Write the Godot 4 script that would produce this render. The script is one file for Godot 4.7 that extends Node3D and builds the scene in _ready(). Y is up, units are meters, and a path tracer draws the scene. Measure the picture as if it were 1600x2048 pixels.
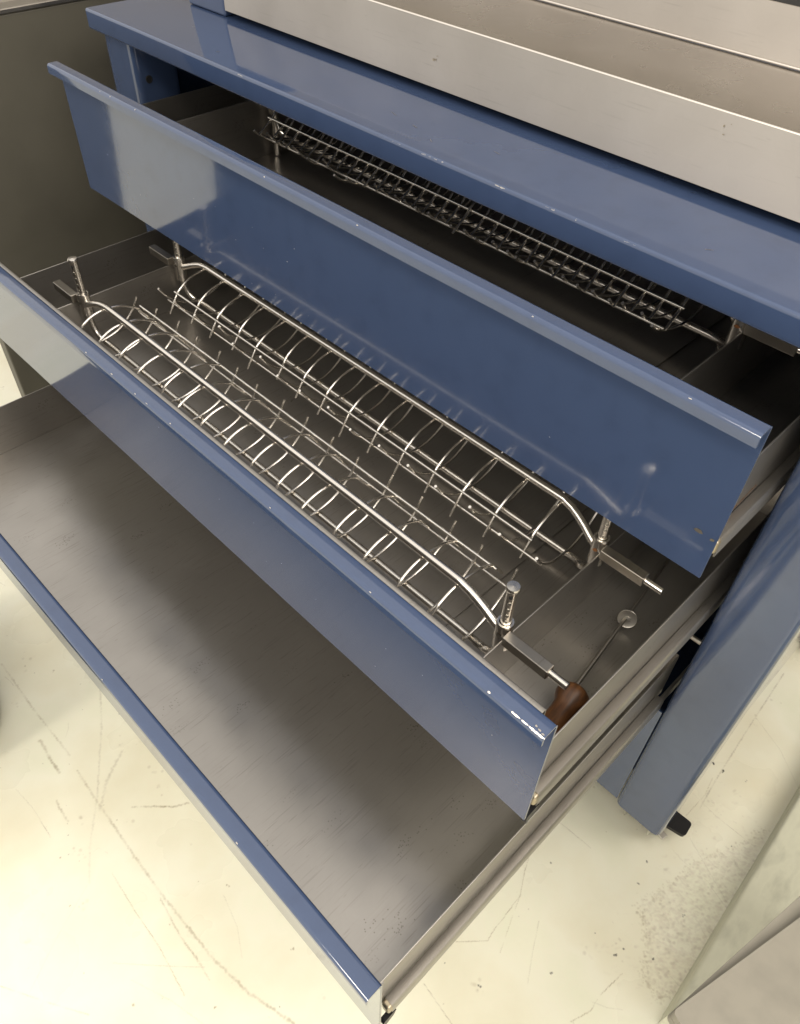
extends Node3D

# ---------------------------------------------------------------- measured layout (metres, y up, x along the drawer fronts, z towards the viewer)
const W := 1.09                       # width of a drawer front
const TOP := 0.9724                   # upper face of the blue top
const LIP := 0.017                    # depth of the grip lip of a drawer front
const SIDE := 0.0142                  # how far the drawer sides stand in from the ends of the front

var rng := RandomNumberGenerator.new()
var wavy := FastNoiseLite.new()
var mat := {}

func _ready() -> void:
	rng.seed = 7
	wavy.seed = 3
	wavy.frequency = 1.0
	camera_and_light()
	materials()
	setting()
	cabinet()
	housing()
	racks()
	poker()
	neighbours()

# ---------------------------------------------------------------- camera, world, lamps
func camera_and_light() -> void:
	var c := Camera3D.new()
	c.name = "camera"
	c.fov = 66.395
	c.near = 0.02
	c.far = 60.0
	c.transform = Transform3D(Basis(Vector3(0.701577, 0.027711, -0.712055), Vector3(-0.527244, 0.692401, -0.492539), Vector3(0.479379, 0.72098, 0.500383)), Vector3(1.20934, 1.31180, 0.64146))
	add_child(c)
	c.current = true
	var e := Environment.new()
	e.background_mode = Environment.BG_COLOR
	e.background_color = Color(0.84, 0.80, 0.745).linear_to_srgb()
	e.tonemap_mode = Environment.TONE_MAPPER_LINEAR
	e.tonemap_exposure = 1.54
	e.sdfgi_enabled = true
	e.ssao_enabled = true
	e.ssil_enabled = true
	var we := WorldEnvironment.new()
	we.name = "world"
	we.environment = e
	add_child(we)
	lamp(Vector3(1.7, 2.74, 1.4), Vector2(1.5, 0.6), 0.0, 1.5, Color(1.0, 0.96, 0.90), "long white ceiling lamp hanging in front of the blue cabinet")
	lamp(Vector3(2.5, 2.74, -0.1), Vector2(1.6, 1.2), 0.0, 2.0, Color(1.0, 0.97, 0.93), "wide white ceiling lamp hanging right of the blue cabinet")
	lamp(Vector3(0.5, 2.74, 3.3), Vector2(0.3, 1.4), 0.0, 3.0, Color(1.0, 0.96, 0.90), "long white ceiling lamp hanging far out in front")

func lamp(at: Vector3, size: Vector2, turn: float, energy: float, color: Color, label: String) -> void:
	var o := Node3D.new()
	o.name = "ceiling_lamp"
	add_child(o, true)
	o.position = at
	o.rotation_degrees.y = turn
	tag(o, label, "lamp", "ceiling lamps")
	part(rbox(Vector3(size.x + 0.04, 0.05, size.y + 0.04), 0.006), "casing", mat_plain(Color(0.8, 0.8, 0.78), 0.5), o, Vector3(0, 0.032, 0))
	var g := StandardMaterial3D.new()
	g.albedo_color = Color(0.9, 0.9, 0.9)
	g.emission_enabled = true
	g.emission = color
	g.emission_energy_multiplier = 2.0
	part(rbox(Vector3(size.x, 0.006, size.y), 0.002), "diffuser", g, o, Vector3(0, 0.003, 0))
	var l := AreaLight3D.new()
	l.name = "glow"
	l.area_size = size
	l.area_normalize_energy = true
	l.light_energy = energy
	l.light_color = color
	l.shadow_enabled = true
	l.area_range = 12.0
	o.add_child(l)
	l.position = Vector3(0, -0.004, 0)
	l.rotation_degrees = Vector3(-90, 0, 0)

# ---------------------------------------------------------------- node helpers
func tag(o: Node, label: String, category: String, group := "") -> void:
	o.set_meta("label", label)
	o.set_meta("category", category)
	if group:
		o.set_meta("group", group)

func thing(called: String, label: String, category: String, at := Vector3.ZERO, group := "") -> Node3D:
	var o := Node3D.new()
	o.name = called
	add_child(o, true)
	o.position = at
	tag(o, label, category, group)
	return o

func part(mesh: Mesh, called: String, m: Material, parent: Node, at := Vector3.ZERO, turn := Vector3.ZERO) -> MeshInstance3D:
	var o := MeshInstance3D.new()
	o.mesh = mesh
	o.material_override = m
	o.name = called
	parent.add_child(o, true)
	o.position = at
	o.rotation_degrees = turn
	return o

func group_part(called: String, parent: Node, label := "") -> Node3D:
	var o := Node3D.new()
	o.name = called
	parent.add_child(o, true)
	if label:
		o.set_meta("label", label)
	return o

# ---------------------------------------------------------------- mesh helpers
func quad(st: SurfaceTool, p: Array, n: Array, uv := []) -> void:
	var face: Vector3 = (p[2] - p[0]).cross(p[3] - p[1])
	var order := [0, 2, 1, 0, 3, 2] if face.dot(n[0] + n[2]) > 0.0 else [0, 1, 2, 0, 2, 3]
	for k in order:
		st.set_normal(n[k])
		st.set_uv(uv[k] if uv else Vector2(p[k].x + p[k].y, p[k].z))
		st.add_vertex(p[k])

func tri(st: SurfaceTool, a: Vector3, b: Vector3, c: Vector3, n: Vector3) -> void:
	for p in ([a, c, b] if (b - a).cross(c - a).dot(n) > 0.0 else [a, b, c]):
		st.set_normal(n)
		st.set_uv(Vector2(p.x + p.y, p.z))
		st.add_vertex(p)

# box with rounded edges, centred
func rbox(size: Vector3, r: float) -> ArrayMesh:
	var st := SurfaceTool.new()
	st.begin(Mesh.PRIMITIVE_TRIANGLES)
	var h := size * 0.5
	r = minf(r, minf(h.x, minf(h.y, h.z)) * 0.98)
	for axis in 3:
		var u := (axis + 1) % 3
		var v := (axis + 2) % 3
		var gu := [-h[u], -h[u] + r * 0.45, -h[u] + r, h[u] - r, h[u] - r * 0.45, h[u]]
		var gv := [-h[v], -h[v] + r * 0.45, -h[v] + r, h[v] - r, h[v] - r * 0.45, h[v]]
		for s in [-1.0, 1.0]:
			for i in 5:
				for j in 5:
					var ps := []
					var ns := []
					for c in [[0, 0], [1, 0], [1, 1], [0, 1]]:
						var p := Vector3.ZERO
						p[axis] = s * h[axis]
						p[u] = gu[i + c[0]]
						p[v] = gv[j + c[1]]
						var q := p.clamp(-(h - Vector3.ONE * r), h - Vector3.ONE * r)
						var n := (p - q).normalized()
						ps.append(q + n * r)
						ns.append(n)
					if s < 0:
						ps.reverse()
						ns.reverse()
					quad(st, ps, ns)
	return st.commit()

# closed outline (u, v) pushed along w from a to b; axes say where u, v, w point
func prism(outline: PackedVector2Array, a: float, b: float, axes: Basis, cuts := 1, sway := 0.0) -> ArrayMesh:
	var st := SurfaceTool.new()
	st.begin(Mesh.PRIMITIVE_TRIANGLES)
	if signed_area(outline) < 0.0:
		outline.reverse()
	var n := outline.size()
	var en := []
	for i in n:
		var d := (outline[(i + 1) % n] - outline[i]).normalized()
		en.append(Vector2(d.y, -d.x))
	for i in n:
		var p: Vector2 = outline[i]
		var q: Vector2 = outline[(i + 1) % n]
		var e0: Vector2 = en[i]
		var np: Vector2 = e0
		var nq: Vector2 = e0
		var before: Vector2 = en[(i + n - 1) % n]
		var after: Vector2 = en[(i + 1) % n]
		if before.dot(e0) > 0.7:
			np = (before + e0).normalized()
		if after.dot(e0) > 0.7:
			nq = (after + e0).normalized()
		for k in cuts:
			var w0 := lerpf(a, b, float(k) / cuts)
			var w1 := lerpf(a, b, float(k + 1) / cuts)
			var o0 := Vector2.ZERO
			var o1 := Vector2.ZERO
			if sway > 0.0:
				o0 = Vector2(wavy.get_noise_2d(w0 * 3.0, a * 7.0), wavy.get_noise_2d(w0 * 3.0, 40.0 + a)) * sway
				o1 = Vector2(wavy.get_noise_2d(w1 * 3.0, a * 7.0), wavy.get_noise_2d(w1 * 3.0, 40.0 + a)) * sway
			quad(st, [axes * Vector3(p.x + o0.x, p.y + o0.y, w0), axes * Vector3(q.x + o0.x, q.y + o0.y, w0), axes * Vector3(q.x + o1.x, q.y + o1.y, w1), axes * Vector3(p.x + o1.x, p.y + o1.y, w1)],
				[axes * Vector3(np.x, np.y, 0), axes * Vector3(nq.x, nq.y, 0), axes * Vector3(nq.x, nq.y, 0), axes * Vector3(np.x, np.y, 0)])
	var tris := Geometry2D.triangulate_polygon(outline)
	for end in 2:
		var w := a if end == 0 else b
		for k in range(0, tris.size(), 3):
			var c := []
			for t in 3:
				c.append(axes * Vector3(outline[tris[k + t]].x, outline[tris[k + t]].y, w))
			tri(st, c[0], c[1], c[2], axes * Vector3(0, 0, -1.0 if end == 0 else 1.0))
	return st.commit()

func signed_area(p: PackedVector2Array) -> float:
	var s := 0.0
	for i in p.size():
		var q := p[(i + 1) % p.size()]
		s += p[i].x * q.y - q.x * p[i].y
	return s

# outline of a bent sheet of thickness t along a polyline, corners rounded with radius r
func bent(path: PackedVector2Array, t: float, r: float) -> PackedVector2Array:
	var line := rounded(path, r, false)
	var l := PackedVector2Array()
	var rr := PackedVector2Array()
	for i in line.size():
		var d: Vector2
		if i == 0:
			d = (line[1] - line[0]).normalized()
		elif i == line.size() - 1:
			d = (line[i] - line[i - 1]).normalized()
		else:
			d = ((line[i] - line[i - 1]).normalized() + (line[i + 1] - line[i]).normalized()).normalized()
		var s := Vector2(-d.y, d.x) * t * 0.5
		l.append(line[i] + s)
		rr.append(line[i] - s)
	rr.reverse()
	l.append_array(rr)
	return l

func rounded(path: PackedVector2Array, r: float, closed: bool, steps := 4) -> PackedVector2Array:
	var out := PackedVector2Array()
	var n := path.size()
	for i in n:
		if not closed and (i == 0 or i == n - 1):
			out.append(path[i])
			continue
		var p := path[i]
		var a := (path[(i + n - 1) % n] - p)
		var b := (path[(i + 1) % n] - p)
		var k := minf(r, minf(a.length(), b.length()) * 0.49)
		var pa := p + a.normalized() * k
		var pb := p + b.normalized() * k
		for s in steps + 1:
			var f := float(s) / steps
			out.append(pa.lerp(p, f).lerp(p.lerp(pb, f), f))
	return out

# round bar along a path
func tube(path: PackedVector3Array, r: float, sides := 8, smooth := 0, cap := true, r_end := -1.0) -> ArrayMesh:
	var pts := path
	if smooth > 0:
		var cv := Curve3D.new()
		pts = PackedVector3Array()
		var n := path.size()
		for i in n - 1:
			var p0 := path[maxi(i - 1, 0)]
			var p1 := path[i]
			var p2 := path[i + 1]
			var p3 := path[mini(i + 2, n - 1)]
			for s in smooth:
				var f := float(s) / smooth
				pts.append(p1.cubic_interpolate(p2, p0, p3, f))
		pts.append(path[n - 1])
	var st := SurfaceTool.new()
	st.begin(Mesh.PRIMITIVE_TRIANGLES)
	var m := pts.size()
	var up := Vector3.UP
	var d0 := (pts[1] - pts[0]).normalized()
	if absf(d0.dot(up)) > 0.9:
		up = Vector3.RIGHT
	var rings := []
	var norms := []
	for i in m:
		var d: Vector3
		if i == 0:
			d = d0
		elif i == m - 1:
			d = (pts[i] - pts[i - 1]).normalized()
		else:
			d = ((pts[i] - pts[i - 1]).normalized() + (pts[i + 1] - pts[i]).normalized()).normalized()
		var x := (up - d * up.dot(d)).normalized()
		var y := d.cross(x)
		up = x
		var rad := r if r_end < 0.0 else lerpf(r, r_end, float(i) / (m - 1))
		var ring := []
		var nr := []
		for k in sides:
			var a := TAU * k / sides
			var nn := x * cos(a) + y * sin(a)
			ring.append(pts[i] + nn * rad)
			nr.append(nn)
		rings.append(ring)
		norms.append(nr)
	for i in m - 1:
		for k in sides:
			var l := (k + 1) % sides
			quad(st, [rings[i][k], rings[i][l], rings[i + 1][l], rings[i + 1][k]], [norms[i][k], norms[i][l], norms[i + 1][l], norms[i + 1][k]])
	if cap:
		for end in 2:
			var i := 0 if end == 0 else m - 1
			var nn := -d0 if end == 0 else (pts[m - 1] - pts[m - 2]).normalized()
			for k in sides:
				var l := (k + 1) % sides
				tri(st, pts[i], rings[i][k], rings[i][l], nn)
	return st.commit()

# turned shape round the y axis, outline of (radius, height)
func lathe(line: PackedVector2Array, sides := 20) -> ArrayMesh:
	var st := SurfaceTool.new()
	st.begin(Mesh.PRIMITIVE_TRIANGLES)
	for i in line.size() - 1:
		var d := (line[i + 1] - line[i]).normalized()
		var e := Vector2(d.y, -d.x)
		var na := e
		var nb := e
		if i > 0:
			var b := (line[i] - line[i - 1]).normalized()
			if Vector2(b.y, -b.x).dot(e) > 0.6:
				na = (e + Vector2(b.y, -b.x)).normalized()
		if i < line.size() - 2:
			var b := (line[i + 2] - line[i + 1]).normalized()
			if Vector2(b.y, -b.x).dot(e) > 0.6:
				nb = (e + Vector2(b.y, -b.x)).normalized()
		for k in sides:
			var a0 := TAU * k / sides
			var a1 := TAU * (k + 1) / sides
			var c0 := Vector3(cos(a0), 0, sin(a0))
			var c1 := Vector3(cos(a1), 0, sin(a1))
			var h0 := Vector3(0, line[i].y, 0)
			var h1 := Vector3(0, line[i + 1].y, 0)
			quad(st, [c0 * line[i].x + h0, c0 * line[i + 1].x + h1, c1 * line[i + 1].x + h1, c1 * line[i].x + h0],
				[c0 * na.x + Vector3(0, na.y, 0), c0 * nb.x + Vector3(0, nb.y, 0), c1 * nb.x + Vector3(0, nb.y, 0), c1 * na.x + Vector3(0, na.y, 0)])
	return st.commit()

# thin sheet with a slightly uneven face: origin corner o, edges a and b, thickness t along a x b, unevenness in metres
# uv u runs across the brushing (across x, or across z for a drawer floor)
func sheet(o: Vector3, a: Vector3, b: Vector3, t: float, na: int, nb: int, uneven: float, seed_at := 0.0, u_along_a := true) -> ArrayMesh:
	var st := SurfaceTool.new()
	st.begin(Mesh.PRIMITIVE_TRIANGLES)
	var n := a.cross(b).normalized()
	var la := a.length()
	var lb := b.length()
	var at := func(i: int, j: int) -> Vector3:
		var u := float(i) / na
		var v := float(j) / nb
		var edge := minf(minf(u, 1.0 - u) * la, minf(v, 1.0 - v) * lb)
		var k := smoothstep(0.0, 0.06, edge)
		var h := wavy.get_noise_3d(u * la * 2.2 + seed_at, v * lb * 2.2, seed_at) + 0.5 * wavy.get_noise_3d(u * la * 5.0, v * lb * 5.0 + seed_at, 9.0)
		return o + a * u + b * v + n * (h * uneven * k)
	var grid := []
	for i in na + 1:
		var row := []
		for j in nb + 1:
			row.append(at.call(i, j))
		grid.append(row)
	var nrm := []
	for i in na + 1:
		var row := []
		for j in nb + 1:
			var da: Vector3 = grid[mini(i + 1, na)][j] - grid[maxi(i - 1, 0)][j]
			var db: Vector3 = grid[i][mini(j + 1, nb)] - grid[i][maxi(j - 1, 0)]
			row.append(da.cross(db).normalized())
		nrm.append(row)
	for i in na:
		for j in nb:
			var uv := []
			for c in [[0, 0], [1, 0], [1, 1], [0, 1]]:
				var u: float = (i + c[0]) * la / na
				var v: float = (j + c[1]) * lb / nb
				uv.append(Vector2(u, v) if u_along_a else Vector2(v, u))
			quad(st, [grid[i][j], grid[i + 1][j], grid[i + 1][j + 1], grid[i][j + 1]], [nrm[i][j], nrm[i + 1][j], nrm[i + 1][j + 1], nrm[i][j + 1]], uv)
	var d := -n * t
	var c := [o, o + a, o + a + b, o + b]
	quad(st, [c[3] + d, c[2] + d, c[1] + d, c[0] + d], [-n, -n, -n, -n])
	for k in 4:
		var p: Vector3 = c[k]
		var q: Vector3 = c[(k + 1) % 4]
		var s := (q - p).cross(n).normalized()
		quad(st, [p, p + d, q + d, q], [s, s, s, s])
	return st.commit()

# small flake lying on a face: centre, two directions in the face, raised by a hair
func flake(c: Vector3, u: Vector3, v: Vector3, ru: float, rv: float) -> ArrayMesh:
	var st := SurfaceTool.new()
	st.begin(Mesh.PRIMITIVE_TRIANGLES)
	var n := u.cross(v).normalized()
	var ring := []
	var k := 9
	for i in k:
		var a := TAU * i / k
		var r := rng.randf_range(0.55, 1.1)
		ring.append(c + u * cos(a) * ru * r + v * sin(a) * rv * r)
	for i in k:
		tri(st, c + n * 0.0003, ring[(i + 1) % k] + n * 0.0001, ring[i] + n * 0.0001, n)
	return st.commit()

# ---------------------------------------------------------------- materials
func noise(freq: float, size: int, octaves: int, ramp: Array, seed_n: int, kind := FastNoiseLite.TYPE_SIMPLEX_SMOOTH) -> NoiseTexture2D:
	var f := FastNoiseLite.new()
	f.noise_type = kind
	f.frequency = freq
	f.fractal_octaves = octaves
	f.seed = seed_n
	var t := NoiseTexture2D.new()
	t.width = size
	t.height = size
	t.seamless = true
	t.noise = f
	var g := Gradient.new()
	g.offsets = PackedFloat32Array(ramp.map(func(x): return x[0]))
	g.colors = PackedColorArray(ramp.map(func(x): return Color(x[1], x[1], x[1]) if x[1] is float else x[1]))
	t.color_ramp = g
	return t

func mat_plain(c: Color, rough: float, metal := 0.0) -> StandardMaterial3D:
	var m := StandardMaterial3D.new()
	m.albedo_color = c.linear_to_srgb()
	m.roughness = rough
	m.metallic = metal
	return m

# sheet steel: uv in metres, v runs along the rolling marks
func steel(c: Color, rough: float, sheet_look: Texture2D, seed_n: int, brushed := 0.0, metal := 1.0) -> StandardMaterial3D:
	var m := StandardMaterial3D.new()
	m.metallic = metal
	m.albedo_color = c.linear_to_srgb()
	m.albedo_texture = sheet_look
	m.roughness = 1.0
	m.roughness_texture = noise(0.02, 512, 5, [[0.2, rough - 0.04], [0.8, rough + 0.04]], seed_n + 1)
	m.uv1_scale = Vector3(0.91, 0.91, 1.0)
	m.uv1_offset = Vector3(0.137 * seed_n, 0.071 * seed_n, 0)
	if brushed > 0.0:
		m.anisotropy_enabled = true
		m.anisotropy = brushed
	return m

# rolled sheet: faint clouds, fine dashes along v, a few scratches and smudges
func sheet_image(seed_n: int, dashes: int, strength: float, smudges: int, clouds: float) -> ImageTexture:
	var f := FastNoiseLite.new()
	f.seed = seed_n
	f.frequency = 0.004
	f.fractal_octaves = 5
	var n := f.get_seamless_image(1024, 1024)
	n.convert(Image.FORMAT_RGB8)
	n.adjust_bcs(1.0, 0.16, 1.0)
	var lift := Image.create(1024, 1024, false, Image.FORMAT_RGBA8)
	lift.fill(Color(1, 1, 1, 1.0 - clouds))
	n.convert(Image.FORMAT_RGBA8)
	n.blend_rect(lift, Rect2i(0, 0, 1024, 1024), Vector2i.ZERO)
	var r := RandomNumberGenerator.new()
	r.seed = seed_n
	for k in dashes:
		var u := r.randi() % 1024
		var v := r.randi() % 1024
		var l := r.randi_range(5, 50)
		var a := r.randf() * r.randf() * strength
		var c := Color(0.25, 0.23, 0.2) if r.randf() < 0.7 else Color(1, 1, 1)
		for t in l:
			var x := posmod(u + int(t * 0.02), 1024)
			var y := (v + t) % 1024
			n.set_pixel(x, y, n.get_pixel(x, y).lerp(c, a * sin(PI * t / l)))
	for k in smudges:
		var u := r.randi() % 1024
		var v := r.randi() % 1024
		var a := r.randf_range(0.05, 0.4)
		for j in r.randi_range(3, 26):
			var x := posmod(u + int(r.randfn(0, 4)), 1024)
			var y := posmod(v + int(r.randfn(0, 8)), 1024)
			n.set_pixel(x, y, n.get_pixel(x, y).lerp(Color(0.2, 0.17, 0.13), a))
	n.convert(Image.FORMAT_RGB8)
	return ImageTexture.create_from_image(n)

func materials() -> void:
	var p := StandardMaterial3D.new()
	p.albedo_color = Color(0.044, 0.068, 0.136).linear_to_srgb()
	p.albedo_texture = noise(0.01, 1024, 5, [[0.0, 0.95], [0.45, 0.99], [1.0, 1.0]], 11)
	p.roughness = 1.0
	p.roughness_texture = noise(0.014, 1024, 5, [[0.2, 0.075], [0.8, 0.11]], 12)
	p.metallic_specular = 0.55
	p.clearcoat_enabled = true
	p.clearcoat = 0.4
	p.clearcoat_roughness = 0.04
	p.heightmap_enabled = true
	p.heightmap_texture = noise(0.05, 1024, 3, [[0.0, 0.0], [1.0, 1.0]], 13)
	p.heightmap_scale = 0.0012
	p.uv1_triplanar = true
	p.uv1_world_triplanar = true
	p.uv1_scale = Vector3(2.2, 2.2, 2.2)
	mat.paint = p
	var clean := sheet_image(5, 5000, 0.07, 8, 0.34)
	var used := sheet_image(6, 11000, 0.15, 140, 0.36)
	var stainless := Color(0.84, 0.785, 0.72)           # one stainless steel for the whole housing
	mat.steel_bright = steel(stainless, 0.58, clean, 21, 0.75)
	mat.steel_ledge = steel(stainless, 0.26, clean, 25, 0.5)
	mat.steel_edge = mat_plain(stainless, 0.3, 1.0)
	var sheet_steel := Color(0.56, 0.53, 0.49)          # one steel for every sheet of the three drawers and their slides
	mat.steel_tray = steel(sheet_steel, 0.32, used, 31, 0.65, 0.88)
	mat.steel_box = steel(sheet_steel, 0.34, used, 41, 0.0, 0.88)
	mat.slide = steel(sheet_steel, 0.38, used, 61, 0.0, 0.88)
	var wire := mat_plain(Color(0.80, 0.76, 0.70), 0.22, 1.0)
	mat.wire = wire
	var rail := mat_plain(Color(0.76, 0.72, 0.66), 0.25, 1.0)
	mat.rail = rail
	mat.bar = steel(Color(0.54, 0.50, 0.44), 0.37, used, 71)
	mat.bare = mat_plain(Color(0.62, 0.58, 0.52), 0.32, 1.0)
	mat.speck = mat_plain(Color(0.45, 0.46, 0.48), 0.6)
	mat.black = mat_plain(Color(0.012, 0.012, 0.013), 0.32)
	mat.black.metallic_specular = 0.3
	mat.rubber = mat_plain(Color(0.02, 0.02, 0.021), 0.6)
	mat.zinc = mat_plain(Color(0.6, 0.58, 0.53), 0.3, 1.0)
	mat.dull_zinc = mat_plain(Color(0.46, 0.44, 0.40), 0.4, 1.0)
	mat.cap = mat_plain(Color(0.42, 0.36, 0.26), 0.35, 0.9)
	mat.hollow = mat_plain(Color(0.01, 0.01, 0.01), 0.9)
	var rust := mat_plain(Color(0.19, 0.075, 0.022), 0.85)
	mat.rust = rust
	var wood := StandardMaterial3D.new()
	wood.albedo_color = Color.WHITE
	wood.albedo_texture = noise(0.02, 512, 4, [[0.0, Color(0.20, 0.12, 0.055)], [0.5, Color(0.33, 0.205, 0.10)], [1.0, Color(0.45, 0.30, 0.155)]], 81)
	wood.roughness = 0.42
	wood.uv1_triplanar = true
	wood.uv1_scale = Vector3(14, 2.5, 14)
	mat.wood = wood
	var dark := StandardMaterial3D.new()
	dark.albedo_color = Color(0.092, 0.085, 0.066).linear_to_srgb()
	dark.albedo_texture = noise(0.006, 1024, 6, [[0.0, 0.93], [0.5, 0.98], [1.0, 1.0]], 91)
	dark.roughness = 0.5
	dark.uv1_triplanar = true
	dark.uv1_world_triplanar = true
	dark.uv1_scale = Vector3(1.2, 1.2, 1.2)
	mat.dark_panel = dark
	var beige := StandardMaterial3D.new()
	beige.albedo_color = Color(0.205, 0.19, 0.152).linear_to_srgb()
	beige.albedo_texture = noise(0.012, 512, 5, [[0.0, 0.9], [0.5, 0.97], [1.0, 1.0]], 95)
	beige.roughness = 0.5
	beige.uv1_triplanar = true
	beige.uv1_scale = Vector3(4, 4, 4)
	mat.beige = beige
	var green := StandardMaterial3D.new()
	green.albedo_color = Color(0.56, 0.555, 0.43).linear_to_srgb()
	green.albedo_texture = noise(0.012, 1024, 6, [[0.0, 0.86], [0.35, 0.95], [0.6, 1.0], [1.0, 0.97]], 97)
	green.roughness = 0.4
	green.uv1_triplanar = true
	green.uv1_world_triplanar = true
	green.uv1_scale = Vector3(2.5, 2.5, 1.2)
	mat.green = green
	mat.galvanised = mat_plain(Color(0.74, 0.74, 0.73), 0.5)
	mat.wall = mat_plain(Color(0.30, 0.27, 0.23), 0.7)
	mat.floor = floor_material()

# paint coat of the floor with its scuffs, cracks and worn patches, laid out in floor metres
const TILE := 2.56
const TEX := 2048

func floor_material() -> StandardMaterial3D:
	var im := Image.create(TEX, TEX, false, Image.FORMAT_RGB8)
	var base := Color(0.80, 0.787, 0.65).linear_to_srgb()
	im.fill(base)
	var r := RandomNumberGenerator.new()
	r.seed = 99
	var brown := Color(0.36, 0.31, 0.22).linear_to_srgb()
	var grey := Color(0.40, 0.36, 0.29).linear_to_srgb()
	var black := Color(0.03, 0.028, 0.025).linear_to_srgb()
	var pale := Color(0.74, 0.69, 0.58).linear_to_srgb()
	# rubbed-off patch beside the green plate
	var worn := PackedVector2Array([Vector2(1.209, 0.064), Vector2(1.224, 0.007), Vector2(1.235, -0.067), Vector2(1.274, -0.143), Vector2(1.294, -0.211), Vector2(1.31, -0.05), Vector2(1.315, 0.05), Vector2(1.32, 0.115), Vector2(1.3, 0.15), Vector2(1.27, 0.14), Vector2(1.25, 0.10), Vector2(1.232, 0.077)])
	for k in 5200:
		var p := Vector2(r.randf_range(1.19, 1.335), r.randf_range(-0.23, 0.18))
		if not Geometry2D.is_point_in_polygon(p, worn) and r.randf() > 0.06:
			continue
		var a := -0.6 + r.randfn(0, 0.5)
		var q := p + Vector2(cos(a), sin(a)) * r.randf_range(0.001, 0.009)
		var c := pale.lerp(grey, r.randf() * r.randf())
		var w := r.randf_range(0.0008, 0.003)
		var o := r.randf_range(0.06, 0.22)
		for j in 4:
			dab(im, p.lerp(q, j / 3.0), w, c, o)
	# darker rubbed rim of that patch
	for i in worn.size():
		if i in [4, 5, 6]:
			continue
		var a := worn[i]
		var b := worn[(i + 1) % worn.size()]
		for k in 46:
			dab(im, a.lerp(b, r.randf()) + Vector2(r.randfn(0, 0.004), r.randfn(0, 0.004)), r.randf_range(0.0008, 0.0026), brown, r.randf_range(0.08, 0.3))
	# long drag marks and cracks
	stroke(im, r, [[0.1, 0.577], [0.238, 0.579], [0.363, 0.576]], 0.0026, brown, 0.22)
	stroke(im, r, [[0.397, 0.581], [0.497, 0.585], [0.624, 0.588], [0.682, 0.588], [0.809, 0.583], [0.879, 0.572], [0.955, 0.549]], 0.003, brown, 0.30)
	stroke(im, r, [[0.248, 0.452], [0.349, 0.506], [0.462, 0.579], [0.528, 0.63], [0.58, 0.661]], 0.0026, grey, 0.16)
	stroke(im, r, [[0.418, 0.505], [0.449, 0.553], [0.488, 0.589]], 0.004, grey, 0.2)
	stroke(im, r, [[0.52, 0.547], [0.545, 0.519], [0.569, 0.495], [0.58, 0.473]], 0.0022, brown, 0.6)
	stroke(im, r, [[0.30, 0.6], [0.343, 0.604], [0.381, 0.605]], 0.0036, brown, 0.4)
	stroke(im, r, [[0.421, 0.633], [0.448, 0.636], [0.469, 0.636]], 0.0026, brown, 0.4)
	stroke(im, r, [[0.592, 0.627], [0.665, 0.631], [0.737, 0.632], [0.816, 0.641]], 0.0011, brown, 0.5)
	stroke(im, r, [[0.677, 0.593], [0.744, 0.601], [0.796, 0.601], [0.825, 0.604]], 0.0018, brown, 0.35)
	stroke(im, r, [[1.042, 0.306], [1.075, 0.27], [1.072, 0.255], [1.071, 0.231], [1.068, 0.183], [1.049, 0.148], [1.041, 0.128]], 0.0008, brown, 0.75)
	stroke(im, r, [[1.099, 0.269], [1.079, 0.215], [1.068, 0.183]], 0.0007, brown, 0.4)
	stroke(im, r, [[1.154, 0.271], [1.132, 0.231], [1.112, 0.191]], 0.0009, grey, 0.4)
	stroke(im, r, [[1.228, 0.264], [1.24, 0.233], [1.238, 0.207], [1.245, 0.158]], 0.0009, brown, 0.7)
	stroke(im, r, [[1.047, 0.381], [1.112, 0.389]], 0.0007, grey, 0.6)
	stroke(im, r, [[1.194, -0.151], [1.187, -0.215], [1.177, -0.36], [1.168, -0.515]], 0.0018, grey, 0.4)
	stroke(im, r, [[1.184, -0.122], [1.188, -0.178], [1.181, -0.216]], 0.001, brown, 0.5)
	# fine scratches, mostly along x as on the real floor
	for k in 150:
		var p := Vector2(r.randf_range(-0.9, 1.5), r.randf_range(-0.6, 1.2))
		var a := r.randfn(0.0, 0.5)
		var l := r.randf_range(0.02, 0.16)
		var q := p + Vector2(cos(a), sin(a)) * l
		stroke(im, r, [[p.x, p.y], [(p.x + q.x) * 0.5 + r.randfn(0, 0.004), (p.y + q.y) * 0.5 + r.randfn(0, 0.004)], [q.x, q.y]], r.randf_range(0.0005, 0.0013), grey, r.randf_range(0.1, 0.4))
	# smudges and specks
	for k in 260:
		var p := Vector2(r.randf_range(-0.9, 1.5), r.randf_range(-0.6, 1.2))
		for j in r.randi_range(2, 10):
			dab(im, p + Vector2(r.randfn(0, 0.008), r.randfn(0, 0.005)), r.randf_range(0.0008, 0.004), [brown, grey, pale][r.randi() % 3], r.randf_range(0.08, 0.3))
	for k in 330:
		dab(im, Vector2(r.randf_range(-0.9, 1.5), r.randf_range(-0.6, 1.2)), r.randf_range(0.0006, 0.0013), [brown, black, grey][r.randi() % 3], r.randf_range(0.4, 0.9))
	for s in [[1.168, -0.242, 9], [1.187, -0.241, 14], [1.225, -0.255, 2], [1.266, 0.108, 3], [1.188, 0.032, 2], [1.266, 0.021, 3], [1.223, 0.145, 5], [1.228, 0.13, 2], [0.775, 0.701, 6], [0.859, 0.619, 5], [1.07, 0.109, 2], [1.106, 0.325, 3], [0.734, 0.507, 5], [0.876, 0.49, 5], [0.135, 0.549, 2], [0.183, 0.512, 3], [0.59, 0.699, 2], [1.18, -0.008, 3], [0.721, 0.604, 2], [0.513, 0.675, 2], [1.169, 0.234, 2], [1.331, -0.08, 3]]:
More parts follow.
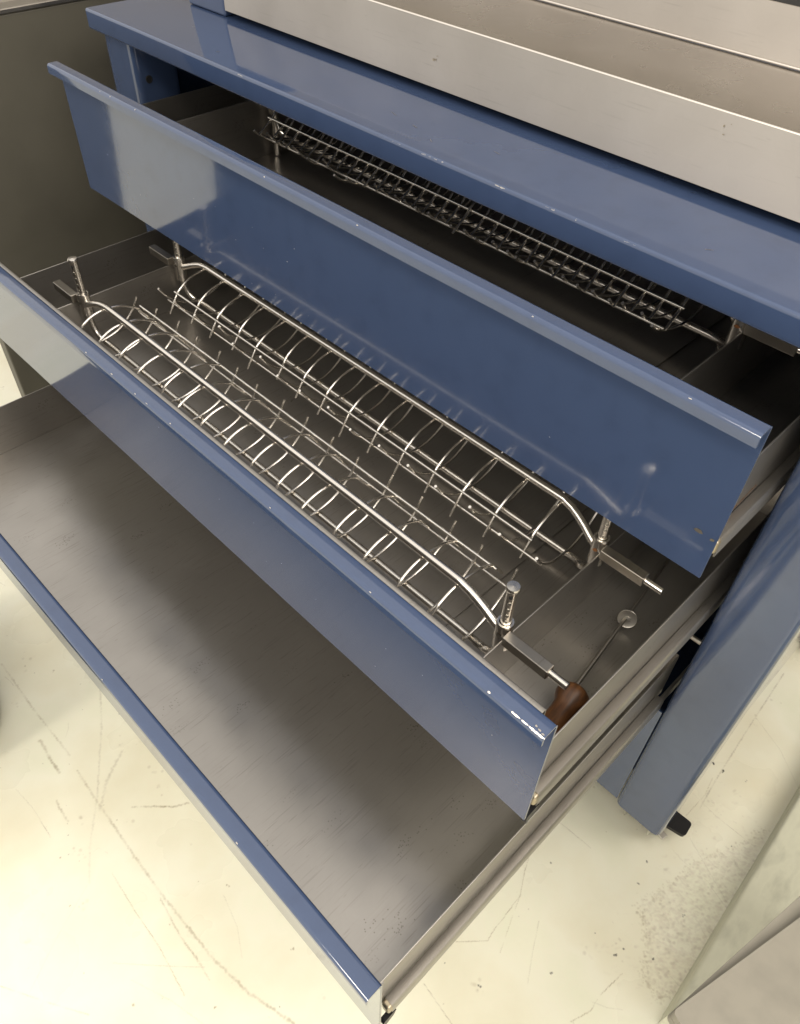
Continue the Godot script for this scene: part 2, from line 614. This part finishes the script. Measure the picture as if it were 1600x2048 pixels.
		for j in int(s[2]):
			dab(im, Vector2(s[0] + r.randfn(0, 0.0012), s[1] + r.randfn(0, 0.0012)), r.randf_range(0.0008, 0.0019), black if s[0] > 1.0 else brown, r.randf_range(0.4, 0.85))
	var m := StandardMaterial3D.new()
	m.albedo_texture = ImageTexture.create_from_image(im)
	m.roughness = 1.0
	m.roughness_texture = noise(0.01, 1024, 5, [[0.2, 0.24], [0.8, 0.46]], 15)
	m.uv1_scale = Vector3(1, 1, 1)
	m.detail_enabled = true
	m.detail_blend_mode = BaseMaterial3D.BLEND_MODE_MUL
	m.detail_uv_layer = BaseMaterial3D.DETAIL_UV_2
	m.detail_albedo = noise(0.006, 1024, 6, [[0.0, Color(0.955, 0.94, 0.91)], [0.45, Color(0.99, 0.985, 0.975)], [0.6, Color(1, 1, 1)], [1.0, Color(0.97, 0.98, 0.96)]], 16)
	return m

func dab(im: Image, p: Vector2, radius: float, c: Color, alpha: float) -> void:
	var k := TEX / TILE
	var cx := fposmod(p.x, TILE) * k
	var cy := fposmod(p.y, TILE) * k
	var rr := maxf(radius * k, 0.6)
	for y in range(int(floor(cy - rr)), int(ceil(cy + rr)) + 1):
		for x in range(int(floor(cx - rr)), int(ceil(cx + rr)) + 1):
			var d := Vector2(x - cx, y - cy).length() / rr
			if d < 1.0:
				var u := posmod(x, TEX)
				var v := posmod(y, TEX)
				im.set_pixel(u, v, im.get_pixel(u, v).lerp(c, alpha * (1.0 - d * d)))

func stroke(im: Image, r: RandomNumberGenerator, pts: Array, width: float, c: Color, alpha: float) -> void:
	for i in pts.size() - 1:
		var a := Vector2(pts[i][0], pts[i][1])
		var b := Vector2(pts[i + 1][0], pts[i + 1][1])
		var n := int(a.distance_to(b) / maxf(width * 0.45, 0.0006)) + 1
		for k in n:
			var p := a.lerp(b, float(k) / n)
			var fade := 0.55 + 0.9 * wavy.get_noise_2d(p.x * 26.0, p.y * 26.0 + pts.size())
			if fade > 0.08:
				dab(im, p + Vector2(r.randfn(0, width * 0.25), r.randfn(0, width * 0.25)), width * r.randf_range(0.5, 1.0), c, clampf(alpha * fade, 0.0, 1.0))

# ---------------------------------------------------------------- setting
func setting() -> void:
	var st := SurfaceTool.new()
	st.begin(Mesh.PRIMITIVE_TRIANGLES)
	var s := 7.0
	for q in [[-s, -s], [s, -s], [s, s], [-s, -s], [s, s], [-s, s]]:
		st.set_normal(Vector3.UP)
		st.set_uv(Vector2(q[0], q[1]) / TILE)
		st.set_uv2(Vector2(q[0], q[1]) / 1.7)
		st.add_vertex(Vector3(q[0], 0, q[1]))
	var f := part(st.commit(), "floor", mat.floor, self)
	f.set_meta("kind", "structure")
	var w := part(rbox(Vector3(9.0, 2.9, 0.12), 0.004), "wall", mat.wall, self, Vector3(0, 1.45, -1.02))
	w.set_meta("kind", "structure")
	w.set_meta("label", "dark brown-grey wall behind the cabinet")
	f.set_meta("label", "cream painted concrete floor with scuffs and cracks")

# ---------------------------------------------------------------- the blue cabinet
const ALONG_X := Basis(Vector3(0, 0, 1), Vector3(0, 1, 0), Vector3(1, 0, 0))    # outline (z, y) pushed along x
const ALONG_Y := Basis(Vector3(1, 0, 0), Vector3(0, 0, 1), Vector3(0, 1, 0))    # outline (x, z) pushed along y

func cabinet() -> void:
	var c := thing("drawer_cabinet", "blue steel cabinet on castors with three drawers pulled out in steps", "cabinet", Vector3(0.545, 0, -0.3))
	var o := -c.position
	var back := -0.62
	# top: folded sheet
	var top_line := rounded(PackedVector2Array([Vector2(0.0115, 0.9442), Vector2(0.0115, TOP), Vector2(back - 0.02, TOP), Vector2(back - 0.02, 0.9442), Vector2(back, 0.9442), Vector2(back, 0.967), Vector2(-0.006, 0.967), Vector2(-0.006, 0.9442)]), 0.0042, true)
	part(prism(top_line, -0.0977, 1.1877, ALONG_X, 24, 0.0004), "worktop", mat.paint, c, o)
	for x in [-0.0848, 1.0947]:
		for z in [0.0, back + 0.08]:
			var line := rounded(PackedVector2Array([Vector2(x, z), Vector2(x + 0.08, z), Vector2(x + 0.08, z - 0.08), Vector2(x, z - 0.08)]), 0.013, true, 6)
			var leg := part(prism(line, 0.10, 0.9665, ALONG_Y), "leg", mat.paint, c, o)
			if x < 0.5 and z == 0.0:
				part(lathe(PackedVector2Array([Vector2(0.0058, 0.0), Vector2(0.0058, 0.0012), Vector2(0.0044, 0.0016), Vector2(0.0044, 0.0004), Vector2(0.0001, 0.0004)]), 16), "bolt_hole", mat.hollow, leg, Vector3(x + 0.08, 0.889, -0.022), Vector3(0, 0, -90))
			castor(c, o + Vector3(x + 0.04, 0, z - 0.04), 1.0 if x > 0.5 else -1.0)
	# apron below the bottom drawer, side walls and back between the legs
	part(sheet(Vector3(-0.004, 0.1005, -0.007), Vector3(1.098, 0, 0), Vector3(0, 0.2685, 0), 0.003, 20, 6, 0.0006, 4.0), "kick_panel", mat.paint, c, o)
	for x in [-0.075, 1.162]:
		part(rbox(Vector3(0.003, 0.85, 0.50), 0.001), "side_panel", mat.paint, c, o + Vector3(x, 0.53, back / 2))
	part(rbox(Vector3(1.1, 0.85, 0.003), 0.001), "back_panel", mat.paint, c, o + Vector3(0.545, 0.53, back + 0.03))
	part(rbox(Vector3(1.14, 0.003, 0.5), 0.001), "bottom_panel", mat.paint, c, o + Vector3(0.545, 0.112, back / 2))
	# fixed halves of the drawer slides
	for y in [0.793, 0.587, 0.392]:
		part(rbox(Vector3(0.0045, 0.034, 0.56), 0.001), "fixed_rail", mat.slide, c, o + Vector3(1.0922, y - 0.012, -0.345))
		part(rbox(Vector3(0.0045, 0.034, 0.56), 0.001), "fixed_rail", mat.slide, c, o + Vector3(-0.0025, y - 0.012, -0.345))
	part(tube(PackedVector3Array([Vector3(1.062, 0.486, -0.05), Vector3(1.094, 0.486, -0.05)]), 0.0035, 10), "stop_pin", mat.bare, c, o)
	# worn spots on the rim of the top
	for p in [[0.58, 0.0], [0.63, 0.0], [0.80, 0.0], [0.885, 0.0], [0.30, 0.0], [0.725, 0.0]]:
		for k in 4:
			part(flake(Vector3(p[0] + rng.randfn(0, 0.008), 0.9712, 0.0106), Vector3.RIGHT, Vector3(0, -0.7, 0.7), rng.randf_range(0.001, 0.004), rng.randf_range(0.0004, 0.0009)), "paint_chip", mat.bare, c, o)
	# fine white scratches on the top
	for p in [[0.515, -0.045, 0.02, 0.3], [0.56, -0.035, 0.014, 0.2], [0.60, -0.02, 0.01, 0.6], [0.94, -0.03, 0.012, -0.6], [0.20, -0.02, 0.008, -0.4], [0.67, -0.05, 0.016, 0.2], [0.085, -0.06, 0.008, -0.5]]:
		var u := Vector3(cos(p[3]), 0, sin(p[3]))
		part(flake(Vector3(p[0], TOP + 0.0004, p[1]), u, u.cross(Vector3.UP), p[2] * 0.5, 0.0004), "scratch", mat.bare, c, o)
	drawer(c, o, "upper drawer of bare steel with a glossy blue front, a third open", 0.1173, 0.9414, 0.7608, 0.864, 0.779, 0.868, false)
	drawer(c, o, "middle drawer holding two wire racks, half open", 0.3299, 0.7578, 0.5764, 0.6674, 0.580, 0.658, true)
	drawer(c, o, "empty shallow bottom drawer with a wide grey steel floor, pulled far out", 0.5174, 0.5429, 0.3543, 0.4675, 0.3787, 0.0, true)

func castor(c: Node3D, at: Vector3, side: float) -> void:
	var k := group_part("castor", c)
	k.position = at
	part(rbox(Vector3(0.07, 0.004, 0.07), 0.001), "plate", mat.zinc, k, Vector3(0, 0.0975, 0))
	part(lathe(PackedVector2Array([Vector2(0.0001, 0.005), Vector2(0.025, 0.005), Vector2(0.036, 0.008), Vector2(0.0375, 0.016), Vector2(0.0375, -0.016), Vector2(0.036, -0.008), Vector2(0.025, -0.005), Vector2(0.0001, -0.005)]), 28), "wheel", mat.rubber, k, Vector3(0.020, 0.0376, -0.040), Vector3(0, 0, 90))
	part(lathe(PackedVector2Array([Vector2(0.0001, 0.0095), Vector2(0.0375, 0.0095), Vector2(0.0385, 0.006), Vector2(0.0385, -0.006), Vector2(0.0375, -0.0095), Vector2(0.0001, -0.0095)]), 28), "tyre", mat.rubber, k, Vector3(0.020, 0.0386, -0.040), Vector3(0, 0, 90))
	for s in [-1.0, 1.0]:
		part(prism(rounded(PackedVector2Array([Vector2(-0.03, 0.095), Vector2(0.026, 0.095), Vector2(0.012, 0.03), Vector2(-0.024, 0.03)]), 0.008, true), s * 0.0225 - 0.0013, s * 0.0225 + 0.0013, ALONG_X), "fork", mat.zinc, k)
	# brake pedal reaching out beside the leg
	part(prism(rounded(PackedVector2Array([Vector2(0.026, 0.011), Vector2(0.068, 0.007), Vector2(0.070, -0.021), Vector2(0.026, -0.024)]), 0.006, true), -0.004, 0.004, Basis(Vector3(side, 0, 0), Vector3(0, 0, 1), Vector3(0, 1, 0))), "brake_pedal", mat.black, k, Vector3(0, 0.052, -0.018), Vector3(0, 10.0 * side, -8.0 * side))
	part(rbox(Vector3(0.034, 0.004, 0.012), 0.001), "brake_arm", mat.zinc, k, Vector3(0.030 * side, 0.040, -0.004), Vector3(0, -12.0 * side, 0))

func drawer(c: Node3D, o: Vector3, label: String, z: float, t: float, b: float, rim: float, base: float, divider: float, lever: bool) -> void:
	var d := group_part("drawer", c, label)
	d.position = o
	var back := z - 0.545
	var s := 0.0024
	# front with its rolled lip, one bent sheet
	var line := bent(PackedVector2Array([Vector2(z - s / 2, b), Vector2(z - s / 2, t - s / 2), Vector2(z + LIP - s / 2, t - s / 2), Vector2(z + LIP - s / 2, t - 0.0125)]), s, 0.0036)
	part(prism(line, 0.0, W, ALONG_X, 30, 0.0005), "drawer_front", mat.paint, d)
	# sides, floor, back
	var h := rim - base
	for k in [0, 1]:
		var x := SIDE if k == 0 else W - SIDE
		part(rbox(Vector3(0.0018, h, z - back - 0.004), 0.0007), "drawer_side", mat.steel_box, d, Vector3(x, base + h / 2, (z - 0.0035 + back) / 2))
		# moving half of the slide
		var out := -1.0 if k == 0 else 1.0
		part(prism(rounded(PackedVector2Array([Vector2(0.0012, base + 0.016), Vector2(0.0115, base + 0.019), Vector2(0.0133, base + 0.014), Vector2(0.0133, base - 0.006), Vector2(0.0115, base - 0.006), Vector2(0.0115, base + 0.0135), Vector2(0.0012, base + 0.0125)]), 0.0012, true, 2), back + 0.02, z - 0.020, Basis(Vector3(out, 0, 0), Vector3(0, 1, 0), Vector3(0, 0, 1))), "slide_rail", mat.slide, d, Vector3(x, 0, 0))
		part(rbox(Vector3(0.0045, 0.022, 0.40), 0.001), "slide_rail", mat.slide, d, Vector3(x + out * 0.0075, base + 0.001, back + 0.12))
		part(rbox(Vector3(0.0115, 0.017, 0.011), 0.0035), "end_cap", mat.cap, d, Vector3(x + out * 0.0075, base + 0.0085, z - 0.0195))
		# corner tab that joins side and front
		part(prism(PackedVector2Array([Vector2(-0.001, rim - 0.003), Vector2(-0.015, rim - 0.002), Vector2(-0.013, rim - 0.010), Vector2(-0.001, rim - 0.045)]), x + out * 0.0009, x + out * 0.0022, ALONG_X), "corner_tab", mat.steel_box, d, Vector3(0, 0, z - 0.0024))
	part(sheet(Vector3(SIDE, base, back), Vector3(0, 0, z - 0.003 - back), Vector3(W - 2 * SIDE, 0, 0), 0.0015, 24, 44, 0.0009 if divider == 0.0 else 0.0006, z * 10.0, false), "drawer_floor", mat.steel_tray, d)
	part(rbox(Vector3(W - 2 * SIDE - 0.004, 0.0012, z - 0.01 - back), 0.0005), "underside", mat.galvanised, d, Vector3(W / 2, base - 0.0026, (z - 0.008 + back) / 2))
	part(rbox(Vector3(W - 2 * SIDE, h, 0.0016), 0.0006), "drawer_back", mat.steel_box, d, Vector3(W / 2, base + h / 2, back))
	# inner wall behind the painted front
	var inner := t - 0.0065 if lever and divider > 0.0 else rim
	var wall := bent(PackedVector2Array([Vector2(z - 0.0092, inner - 0.012), Vector2(z - 0.0092, inner), Vector2(z - 0.0038, inner), Vector2(z - 0.0038, base)]), 0.0012, 0.0015) if lever and divider > 0.0 else bent(PackedVector2Array([Vector2(z - 0.0038, inner), Vector2(z - 0.0038, base)]), 0.0012, 0.001)
	part(prism(wall, SIDE + 0.002, W - SIDE - 0.002, ALONG_X), "inner_wall", mat.steel_box, d)
	if divider > 0.0:
		for x in [0.1175, 0.9725]:
			part(rbox(Vector3(0.002, divider - base, z - 0.02 - back), 0.0008), "divider", mat.steel_box, d, Vector3(x, (divider + base) / 2, (z - 0.012 + back) / 2))
		var x0 := 0.148 if lever else 0.2095
		var x1 := 0.887 if lever else 0.8935
		part(sheet(Vector3(x0, base + 0.0032, back + 0.02), Vector3(0, 0, z - 0.035 - back), Vector3(x1 - x0, 0, 0), 0.0018, 24, 34, 0.0007, z * 6.0, false), "floor_plate", mat.steel_tray, d)
	if lever:
		part(prism(rounded(PackedVector2Array([Vector2(-0.02, -0.004), Vector2(-0.016, -0.018), Vector2(-0.002, -0.026), Vector2(0.0, -0.006)]), 0.004, true), 1.0835, 1.0895, ALONG_X), "release_lever", mat.black, d, Vector3(0, base - 0.004, z - 0.0065))
	# chipped paint on the rim of the lip
	var n := 8 if divider > 0.0 and lever else 7
	for k in n:
		var x := rng.randf_range(0.04, 1.07)
		part(flake(Vector3(x, t - 0.0008, z + LIP - 0.0012), Vector3.RIGHT, Vector3(0, -0.7, 0.7), rng.randf_range(0.0008, 0.0025), rng.randf_range(0.0004, 0.0009)), "paint_chip", mat.bare, d)
	for k in 16:
		part(flake(Vector3(rng.randf_range(0.02, 1.07), rng.randf_range(b + 0.01, t - 0.02), z + 0.0002), Vector3.RIGHT, Vector3.UP, rng.randf_range(0.0003, 0.0009), rng.randf_range(0.0003, 0.0007)), "paint_chip", mat.speck, d)
	if lever and divider > 0.0:
		for k in 14:
			var x := W - 0.001 - absf(rng.randfn(0, 0.024))
			part(flake(Vector3(x, t - 0.0009, z + LIP - 0.0011), Vector3.RIGHT, Vector3(0, -0.7, 0.7), rng.randf_range(0.0012, 0.0045), rng.randf_range(0.0006, 0.0013)), "paint_chip", mat.bare, d)
		for k in 3:
			part(flake(Vector3(W - 0.003 - k * 0.004, t + 0.0003, z + LIP - 0.003 - k * 0.001), Vector3.RIGHT, Vector3.BACK, 0.0016, 0.001), "paint_chip", mat.bare, d)
	if not lever:
		# rust seam along the right side of the upper drawer
		for k in 9:
			part(flake(Vector3(W - SIDE + 0.0011, base + 0.020 + 0.0005 * k, z - 0.05 - 0.006 * k), Vector3(0, 0.05, 1), Vector3(0, 1, 0), 0.006, rng.randf_range(0.0008, 0.002)), "rust_spot", mat.rust, d)
		part(flake(Vector3(W - 0.017, b + 0.050, z + 0.0004), Vector3.RIGHT, Vector3.UP, 0.006, 0.0022), "paint_chip", mat.bare, d)
		part(flake(Vector3(W - 0.004, b + 0.049, z + 0.0004), Vector3.RIGHT, Vector3.UP, 0.0024, 0.0022), "paint_chip", mat.bare, d)

# ---------------------------------------------------------------- steel housing on top
func housing() -> void:
	var h := thing("grill_housing", "brushed stainless steel housing on the blue cabinet top", "grill", Vector3(0.56, TOP, -0.3))
	var o := -h.position
	var x0 := 0.0765
	var x1 := 1.08
	var zf := -0.1226
	var yb := 0.9824
	var yl := 1.0525
	var zb := -0.2955
	part(sheet(Vector3(x0, yb, zf), Vector3(x1 - x0, 0, 0), Vector3(0, yl - yb, 0), 0.002, 50, 6, 0.0006, 2.0, false), "front_panel", mat.steel_bright, h, o)
	part(sheet(Vector3(x0, yl - 0.0012, zb), Vector3(0, 0, zf - 0.0035 - zb), Vector3(x1 - x0, 0, 0), 0.002, 12, 50, 0.0009, 6.0), "ledge", mat.steel_ledge, h, o)
	part(tube(PackedVector3Array([Vector3(x0, yl, zf - 0.0014), Vector3(x1, yl, zf - 0.0014)]), 0.0014, 8), "folded_edge", mat.steel_edge, h, o)
	part(sheet(Vector3(x0, yl + 0.001, zb), Vector3(x1 - x0, 0, 0), Vector3(0, 0.052, 0), 0.002, 50, 4, 0.0006, 8.0, false), "upper_panel", mat.steel_bright, h, o)
	part(tube(PackedVector3Array([Vector3(x0, yl + 0.0012, zb + 0.0012), Vector3(x1, yl + 0.0012, zb + 0.0012)]), 0.0012, 8), "folded_edge", mat.steel_edge, h, o)
	part(rbox(Vector3(x1 - x0, 0.002, 0.20), 0.0008), "cover_plate", mat.hollow, h, o + Vector3((x0 + x1) / 2, yl + 0.051, zb - 0.105))
	part(rbox(Vector3(x1 - x0, 0.002, 0.36), 0.0008), "underside", mat.hollow, h, o + Vector3((x0 + x1) / 2, yb + 0.002, zf - 0.19))
	for x in [-0.021, x1 + 0.002]:
		part(rbox(Vector3(0.095, 0.16, 0.40), 0.004), "end_post", mat.paint, h, o + Vector3(x + 0.0475, TOP + 0.0805, zf - 0.2))
	var stain := mat_plain(Color(0.36, 0.31, 0.22), 0.6, 0.5)
	for k in 6:
		var sx := 0.505 if k < 3 else 0.875
		var sy := 0.032 if k < 3 else 0.058
		part(flake(Vector3(sx + rng.randfn(0, 0.004), yb + sy + rng.randfn(0, 0.004), zf + 0.0007), Vector3.RIGHT, Vector3.UP, rng.randf_range(0.0004, 0.0012), rng.randf_range(0.0005, 0.0018)), "stain", stain, h, o)

# ---------------------------------------------------------------- wire racks
# one long cage of sprung wires; y and z shift it from the measured place in the middle drawer
func rack(label: String, z0: float, inward: float, dy: float, upper: Array, lower: Array, rings_z: float, rings_z_right: float, flat := false) -> void:
	var r := thing("wire_rack", label, "rack", Vector3(0.545, 0.6 + dy, z0), "wire racks in the drawers")
	var o := Vector3(-0.545, -0.6, 0.0)       # part coordinates: x, y as in the middle drawer, depth from the rack's axis
	var q := inward
	var zr := rings_z
	var zq := rings_z_right
	# two long tubes and two thin rods
	part(tube(PackedVector3Array([Vector3(0.131, 0.656, zr), Vector3(0.146, 0.662, zr * 0.8), Vector3(0.166, 0.671, zr * 0.35), Vector3(0.19, 0.6765, 0), Vector3(0.25, 0.677, 0), Vector3(0.545, 0.6775, 0), Vector3(0.86, 0.677, 0), Vector3(0.905, 0.6755, 0), Vector3(0.932, 0.668, zq * 0.35), Vector3(0.952, 0.660, zq * 0.8), Vector3(0.965, 0.656, zq)]), 0.0052, 12, 3), "top_rail", mat.rail, r, o)
	part(tube(PackedVector3Array([Vector3(0.131, 0.648, zr), Vector3(0.1325, 0.628, zr), Vector3(0.138, 0.611, zr * 0.8), Vector3(0.152, 0.6025, zr * 0.4), Vector3(0.175, 0.6, 0), Vector3(0.545, 0.5995, 0), Vector3(0.92, 0.6, 0), Vector3(0.943, 0.6025, zq * 0.4), Vector3(0.957, 0.611, zq * 0.8), Vector3(0.963, 0.628, zq), Vector3(0.965, 0.648, zq)]), 0.0046, 12, 3), "bottom_rail", mat.rail, r, o)
	part(tube(PackedVector3Array([Vector3(upper[0] - 0.004, 0.6515, 0.0575 * q), Vector3(0.5, 0.652, 0.0572 * q), Vector3(upper[-1] + 0.006, 0.6515, 0.0575 * q)]), 0.0021, 8), "thin_rod", mat.wire, r, o)
	var ry := 0.6245 if flat else 0.6305
	var rz := 0.0665 if flat else 0.0615
	part(tube(PackedVector3Array([Vector3(lower[0] + 0.004, ry, rz * q), Vector3(0.5, ry - 0.0003, rz * q), Vector3(lower[-1] + 0.004, ry, rz * q)]), 0.0019, 8), "thin_rod", mat.wire, r, o)
	# sprung wires: upper ones arch under the top rail, lower ones hang round the bottom rail
	var um := tube(PackedVector3Array([Vector3(0, 0.651, -0.049 * q), Vector3(0, 0.6605, -0.038 * q), Vector3(0, 0.6685, -0.02 * q), Vector3(0, 0.6705, 0), Vector3(0, 0.667, 0.024 * q), Vector3(0, 0.658, 0.042 * q), Vector3(0, 0.6495, 0.0515 * q), Vector3(0, 0.633, 0.0765 * q) if flat else Vector3(0, 0.624, 0.0695 * q)]), 0.0019, 7, 3)
	var lm := tube(PackedVector3Array([Vector3(0, 0.632, -0.056 * q), Vector3(0, 0.621, -0.044 * q), Vector3(0, 0.6098, -0.023 * q), Vector3(0, 0.6062, 0.0), Vector3(0, 0.611, 0.027 * q), Vector3(0, 0.6165 if flat else 0.6205, 0.0445 * q), Vector3(0, 0.6225 if flat else 0.6335, 0.0595 * q), Vector3(0, 0.6285 if flat else 0.6435, (0.0705 if flat else 0.0672) * q), Vector3(0, 0.637 if flat else 0.6535, (0.0795 if flat else 0.0735) * q)]), 0.0019, 7, 3)
	for x in upper:
		part(um, "wire", mat.wire, r, o + Vector3(x + rng.randfn(0, 0.0008), rng.randfn(0, 0.0004), 0), Vector3(rng.randfn(0, 0.4), rng.randfn(0, 0.7), 0))
	for x in lower:
		part(lm, "wire", mat.wire, r, o + Vector3(x + rng.randfn(0, 0.0012), rng.randfn(0, 0.0004), 0), Vector3(rng.randfn(0, 0.4), rng.randfn(0, 1.0), 0))
	# sockets, pins and the square bars that rest on the dividers
	var ring := lathe(PackedVector2Array([Vector2(0.0066, 0.020), Vector2(0.0088, 0.020), Vector2(0.0093, 0.0188), Vector2(0.0093, -0.020), Vector2(0.0066, -0.020), Vector2(0.0066, 0.020)]), 20)
	var pin := lathe(PackedVector2Array([Vector2(0.0001, 0.0), Vector2(0.0058, 0.0), Vector2(0.0058, 0.082), Vector2(0.0072, 0.0828), Vector2(0.0076, 0.085), Vector2(0.0066, 0.087), Vector2(0.0001, 0.0875)]), 18)
	var hole := lathe(PackedVector2Array([Vector2(0.0022, 0.0), Vector2(0.0022, 0.0004), Vector2(0.0012, 0.0006), Vector2(0.0001, 0.0004)]), 10)
	for side in [-1.0, 1.0]:
		var x := 0.131 if side < 0 else 0.966
		zr = rings_z if side < 0 else rings_z_right
		part(ring, "socket", mat.rail, r, o + Vector3(x, 0.655, zr))
		var p := part(pin, "locking_pin", mat.rail, r, o + Vector3(x, 0.645, zr), Vector3(0, 0, rng.randfn(0, 1.2)))
		for k in 5:
			part(hole, "pin_hole", mat.zinc if k < 4 else mat.hollow, p, Vector3(0.0028, 0.036 + k * 0.0098, 0.005), Vector3(90, 0, -28))
		var bar := part(rbox(Vector3(0.056, 0.013, 0.0125), 0.0012), "support_bar", mat.bar, r, o + Vector3(x + side * 0.037, 0.6655, zr + 0.0095))
		if side > 0:
			part(tube(PackedVector3Array([Vector3(0.027, 0, 0), Vector3(0.049, 0, 0)]), 0.0043, 12), "stub", mat.rail, bar)
	if flat:
		part(tube(PackedVector3Array([Vector3(0.131, 0.64, rings_z), Vector3(0.131, 0.569, rings_z)]), 0.0058, 12), "foot", mat.rail, r, o)
	# dark weld beads
	for side in [-1.0, 1.0]:
		zr = rings_z if side < 0 else rings_z_right
		part(flake(Vector3(0.131 if side < 0 else 0.966, 0.6605, zr + 0.0097), Vector3.RIGHT, Vector3.UP, 0.004, 0.003), "weld", mat.rust if side > 0 and q > 0 else mat.bar, r, o)

func racks() -> void:
	var up := []
	var lo := []
	for k in 15:
		up.append(0.188 + 0.0508 * k)
	for k in 16:
		lo.append(0.161 + 0.0508 * k)
	rack("wire rack nearer the blue front of the middle drawer", 0.2245, -1.0, 0.0, up, lo, 0.004, 0.004)
	rack("wire rack farther back in the middle drawer, below the upper front", 0.0475, 1.0, 0.0, up, lo, 0.011, 0.015)
	var up1 := []
	var lo1 := []
	for k in 34:
		up1.append(0.186 + 0.0216 * k)
	for k in 34:
		lo1.append(0.176 + 0.0216 * k)
	rack("closely spaced wire rack in the dark upper drawer", -0.165, 1.0, 0.212, up1, lo1, 0.008, 0.052, true)

# ---------------------------------------------------------------- poker lying in the right compartment
func poker() -> void:
	var p := thing("skewer", "long steel skewer with turned brown wooden handle and round guard disc", "skewer", Vector3(1.046, 0.5985, 0.196))
	var d := Vector3(-0.036, -0.006, -0.255)
	part(tube(PackedVector3Array([Vector3(0, 0, 0.03), d]), 0.0026, 8, 0, true, 0.0018), "rod", mat.bar, p)
	var turn := Basis.looking_at(d.normalized(), Vector3.UP)
	var hd := part(lathe(PackedVector2Array([Vector2(0.0001, -0.004), Vector2(0.012, -0.003), Vector2(0.0172, 0.002), Vector2(0.0185, 0.008), Vector2(0.0165, 0.015), Vector2(0.0135, 0.021), Vector2(0.0128, 0.03), Vector2(0.0145, 0.05), Vector2(0.016, 0.07), Vector2(0.015, 0.095), Vector2(0.011, 0.105), Vector2(0.0001, 0.107)]), 24), "handle", mat.wood, p)
	hd.transform = Transform3D(turn * Basis(Vector3.RIGHT, PI / 2), Vector3.ZERO)
	var disc := part(lathe(PackedVector2Array([Vector2(0.0001, 0.0022), Vector2(0.0030, 0.0020), Vector2(0.0034, 0.0008), Vector2(0.0098, 0.0006), Vector2(0.0106, 0.0010), Vector2(0.0113, 0.0004), Vector2(0.0113, -0.0006), Vector2(0.0105, -0.001), Vector2(0.0001, -0.001)]), 24), "guard_disc", mat.dull_zinc, p)
	disc.transform = Transform3D(Basis(Quaternion(Vector3.UP, Vector3(0.30, 0.45, 0.84).normalized())), d * 0.48)

# ---------------------------------------------------------------- things round the cabinet
func neighbours() -> void:
	var a := thing("upright_panel", "tall dark olive-grey sheet panel standing left of the blue cabinet", "panel", Vector3(-0.235, 0, -0.35))
	part(rbox(Vector3(0.03, 0.952, 1.24), 0.003), "board", mat.dark_panel, a, Vector3(0, 0.476, 0))
	part(rbox(Vector3(0.036, 0.008, 1.246), 0.002), "edge_strip", mat.bar, a, Vector3(0, 0.956, 0))
	# low green step on the floor
	var g := thing("floor_step", "low pale green painted concrete step along the floor on the right", "step", Vector3(1.3178, 0, 0.178))
	var outline := rounded(PackedVector2Array([Vector2(0.0, 0.0005), Vector2(0.0, 0.07), Vector2(1.2, 0.07), Vector2(1.2, 0.0005)]), 0.006, true)
	part(prism(outline, -1.3, 0.0, Basis(Vector3.RIGHT, Vector3.UP, Vector3(0, 0, 1))), "block", mat.green, g, Vector3.ZERO, Vector3(0, 2.5, 0))
	# beige table close to the camera
	var bx := thing("beige_table", "smooth beige steel table corner at the lower right", "table", Vector3(1.47, 0.07, 0.2))
	var corner := Vector2(1.2632 - 1.47, 0.4113 - 0.2)
	for k in 2:
		var far := Vector2(0.27, -0.963).rotated(-0.075 * k)
		var right := Vector2(0.963, 0.27)
		var line := PackedVector2Array([corner, corner + right * 0.4, corner + right * 0.4 + far * 0.5, corner + far * 0.5])
		part(prism(rounded(line, 0.004, true), 0.612 if k == 1 else 0.6205, 0.62 if k == 1 else 0.63, ALONG_Y), "apron" if k == 1 else "table_top", mat.beige, bx)
	for p in [[-0.06, -0.12], [0.19, -0.08], [-0.02, -0.24], [0.22, -0.2]]:
		part(rbox(Vector3(0.03, 0.6115, 0.03), 0.003), "leg", mat.beige, bx, Vector3(p[0], 0.3063, p[1]))
	# dark tub at the left edge
	var t := thing("tub", "near-black round tub at the left edge of the floor", "tub", Vector3(0.155, 0, 0.745))
	part(lathe(PackedVector2Array([Vector2(0.0001, 0.004), Vector2(0.12, 0.004), Vector2(0.128, 0.012), Vector2(0.15, 0.25), Vector2(0.156, 0.256), Vector2(0.15, 0.262), Vector2(0.143, 0.25), Vector2(0.12, 0.016), Vector2(0.0001, 0.014)]), 40), "shell", mat_plain(Color(0.015, 0.018, 0.017), 0.45), t)
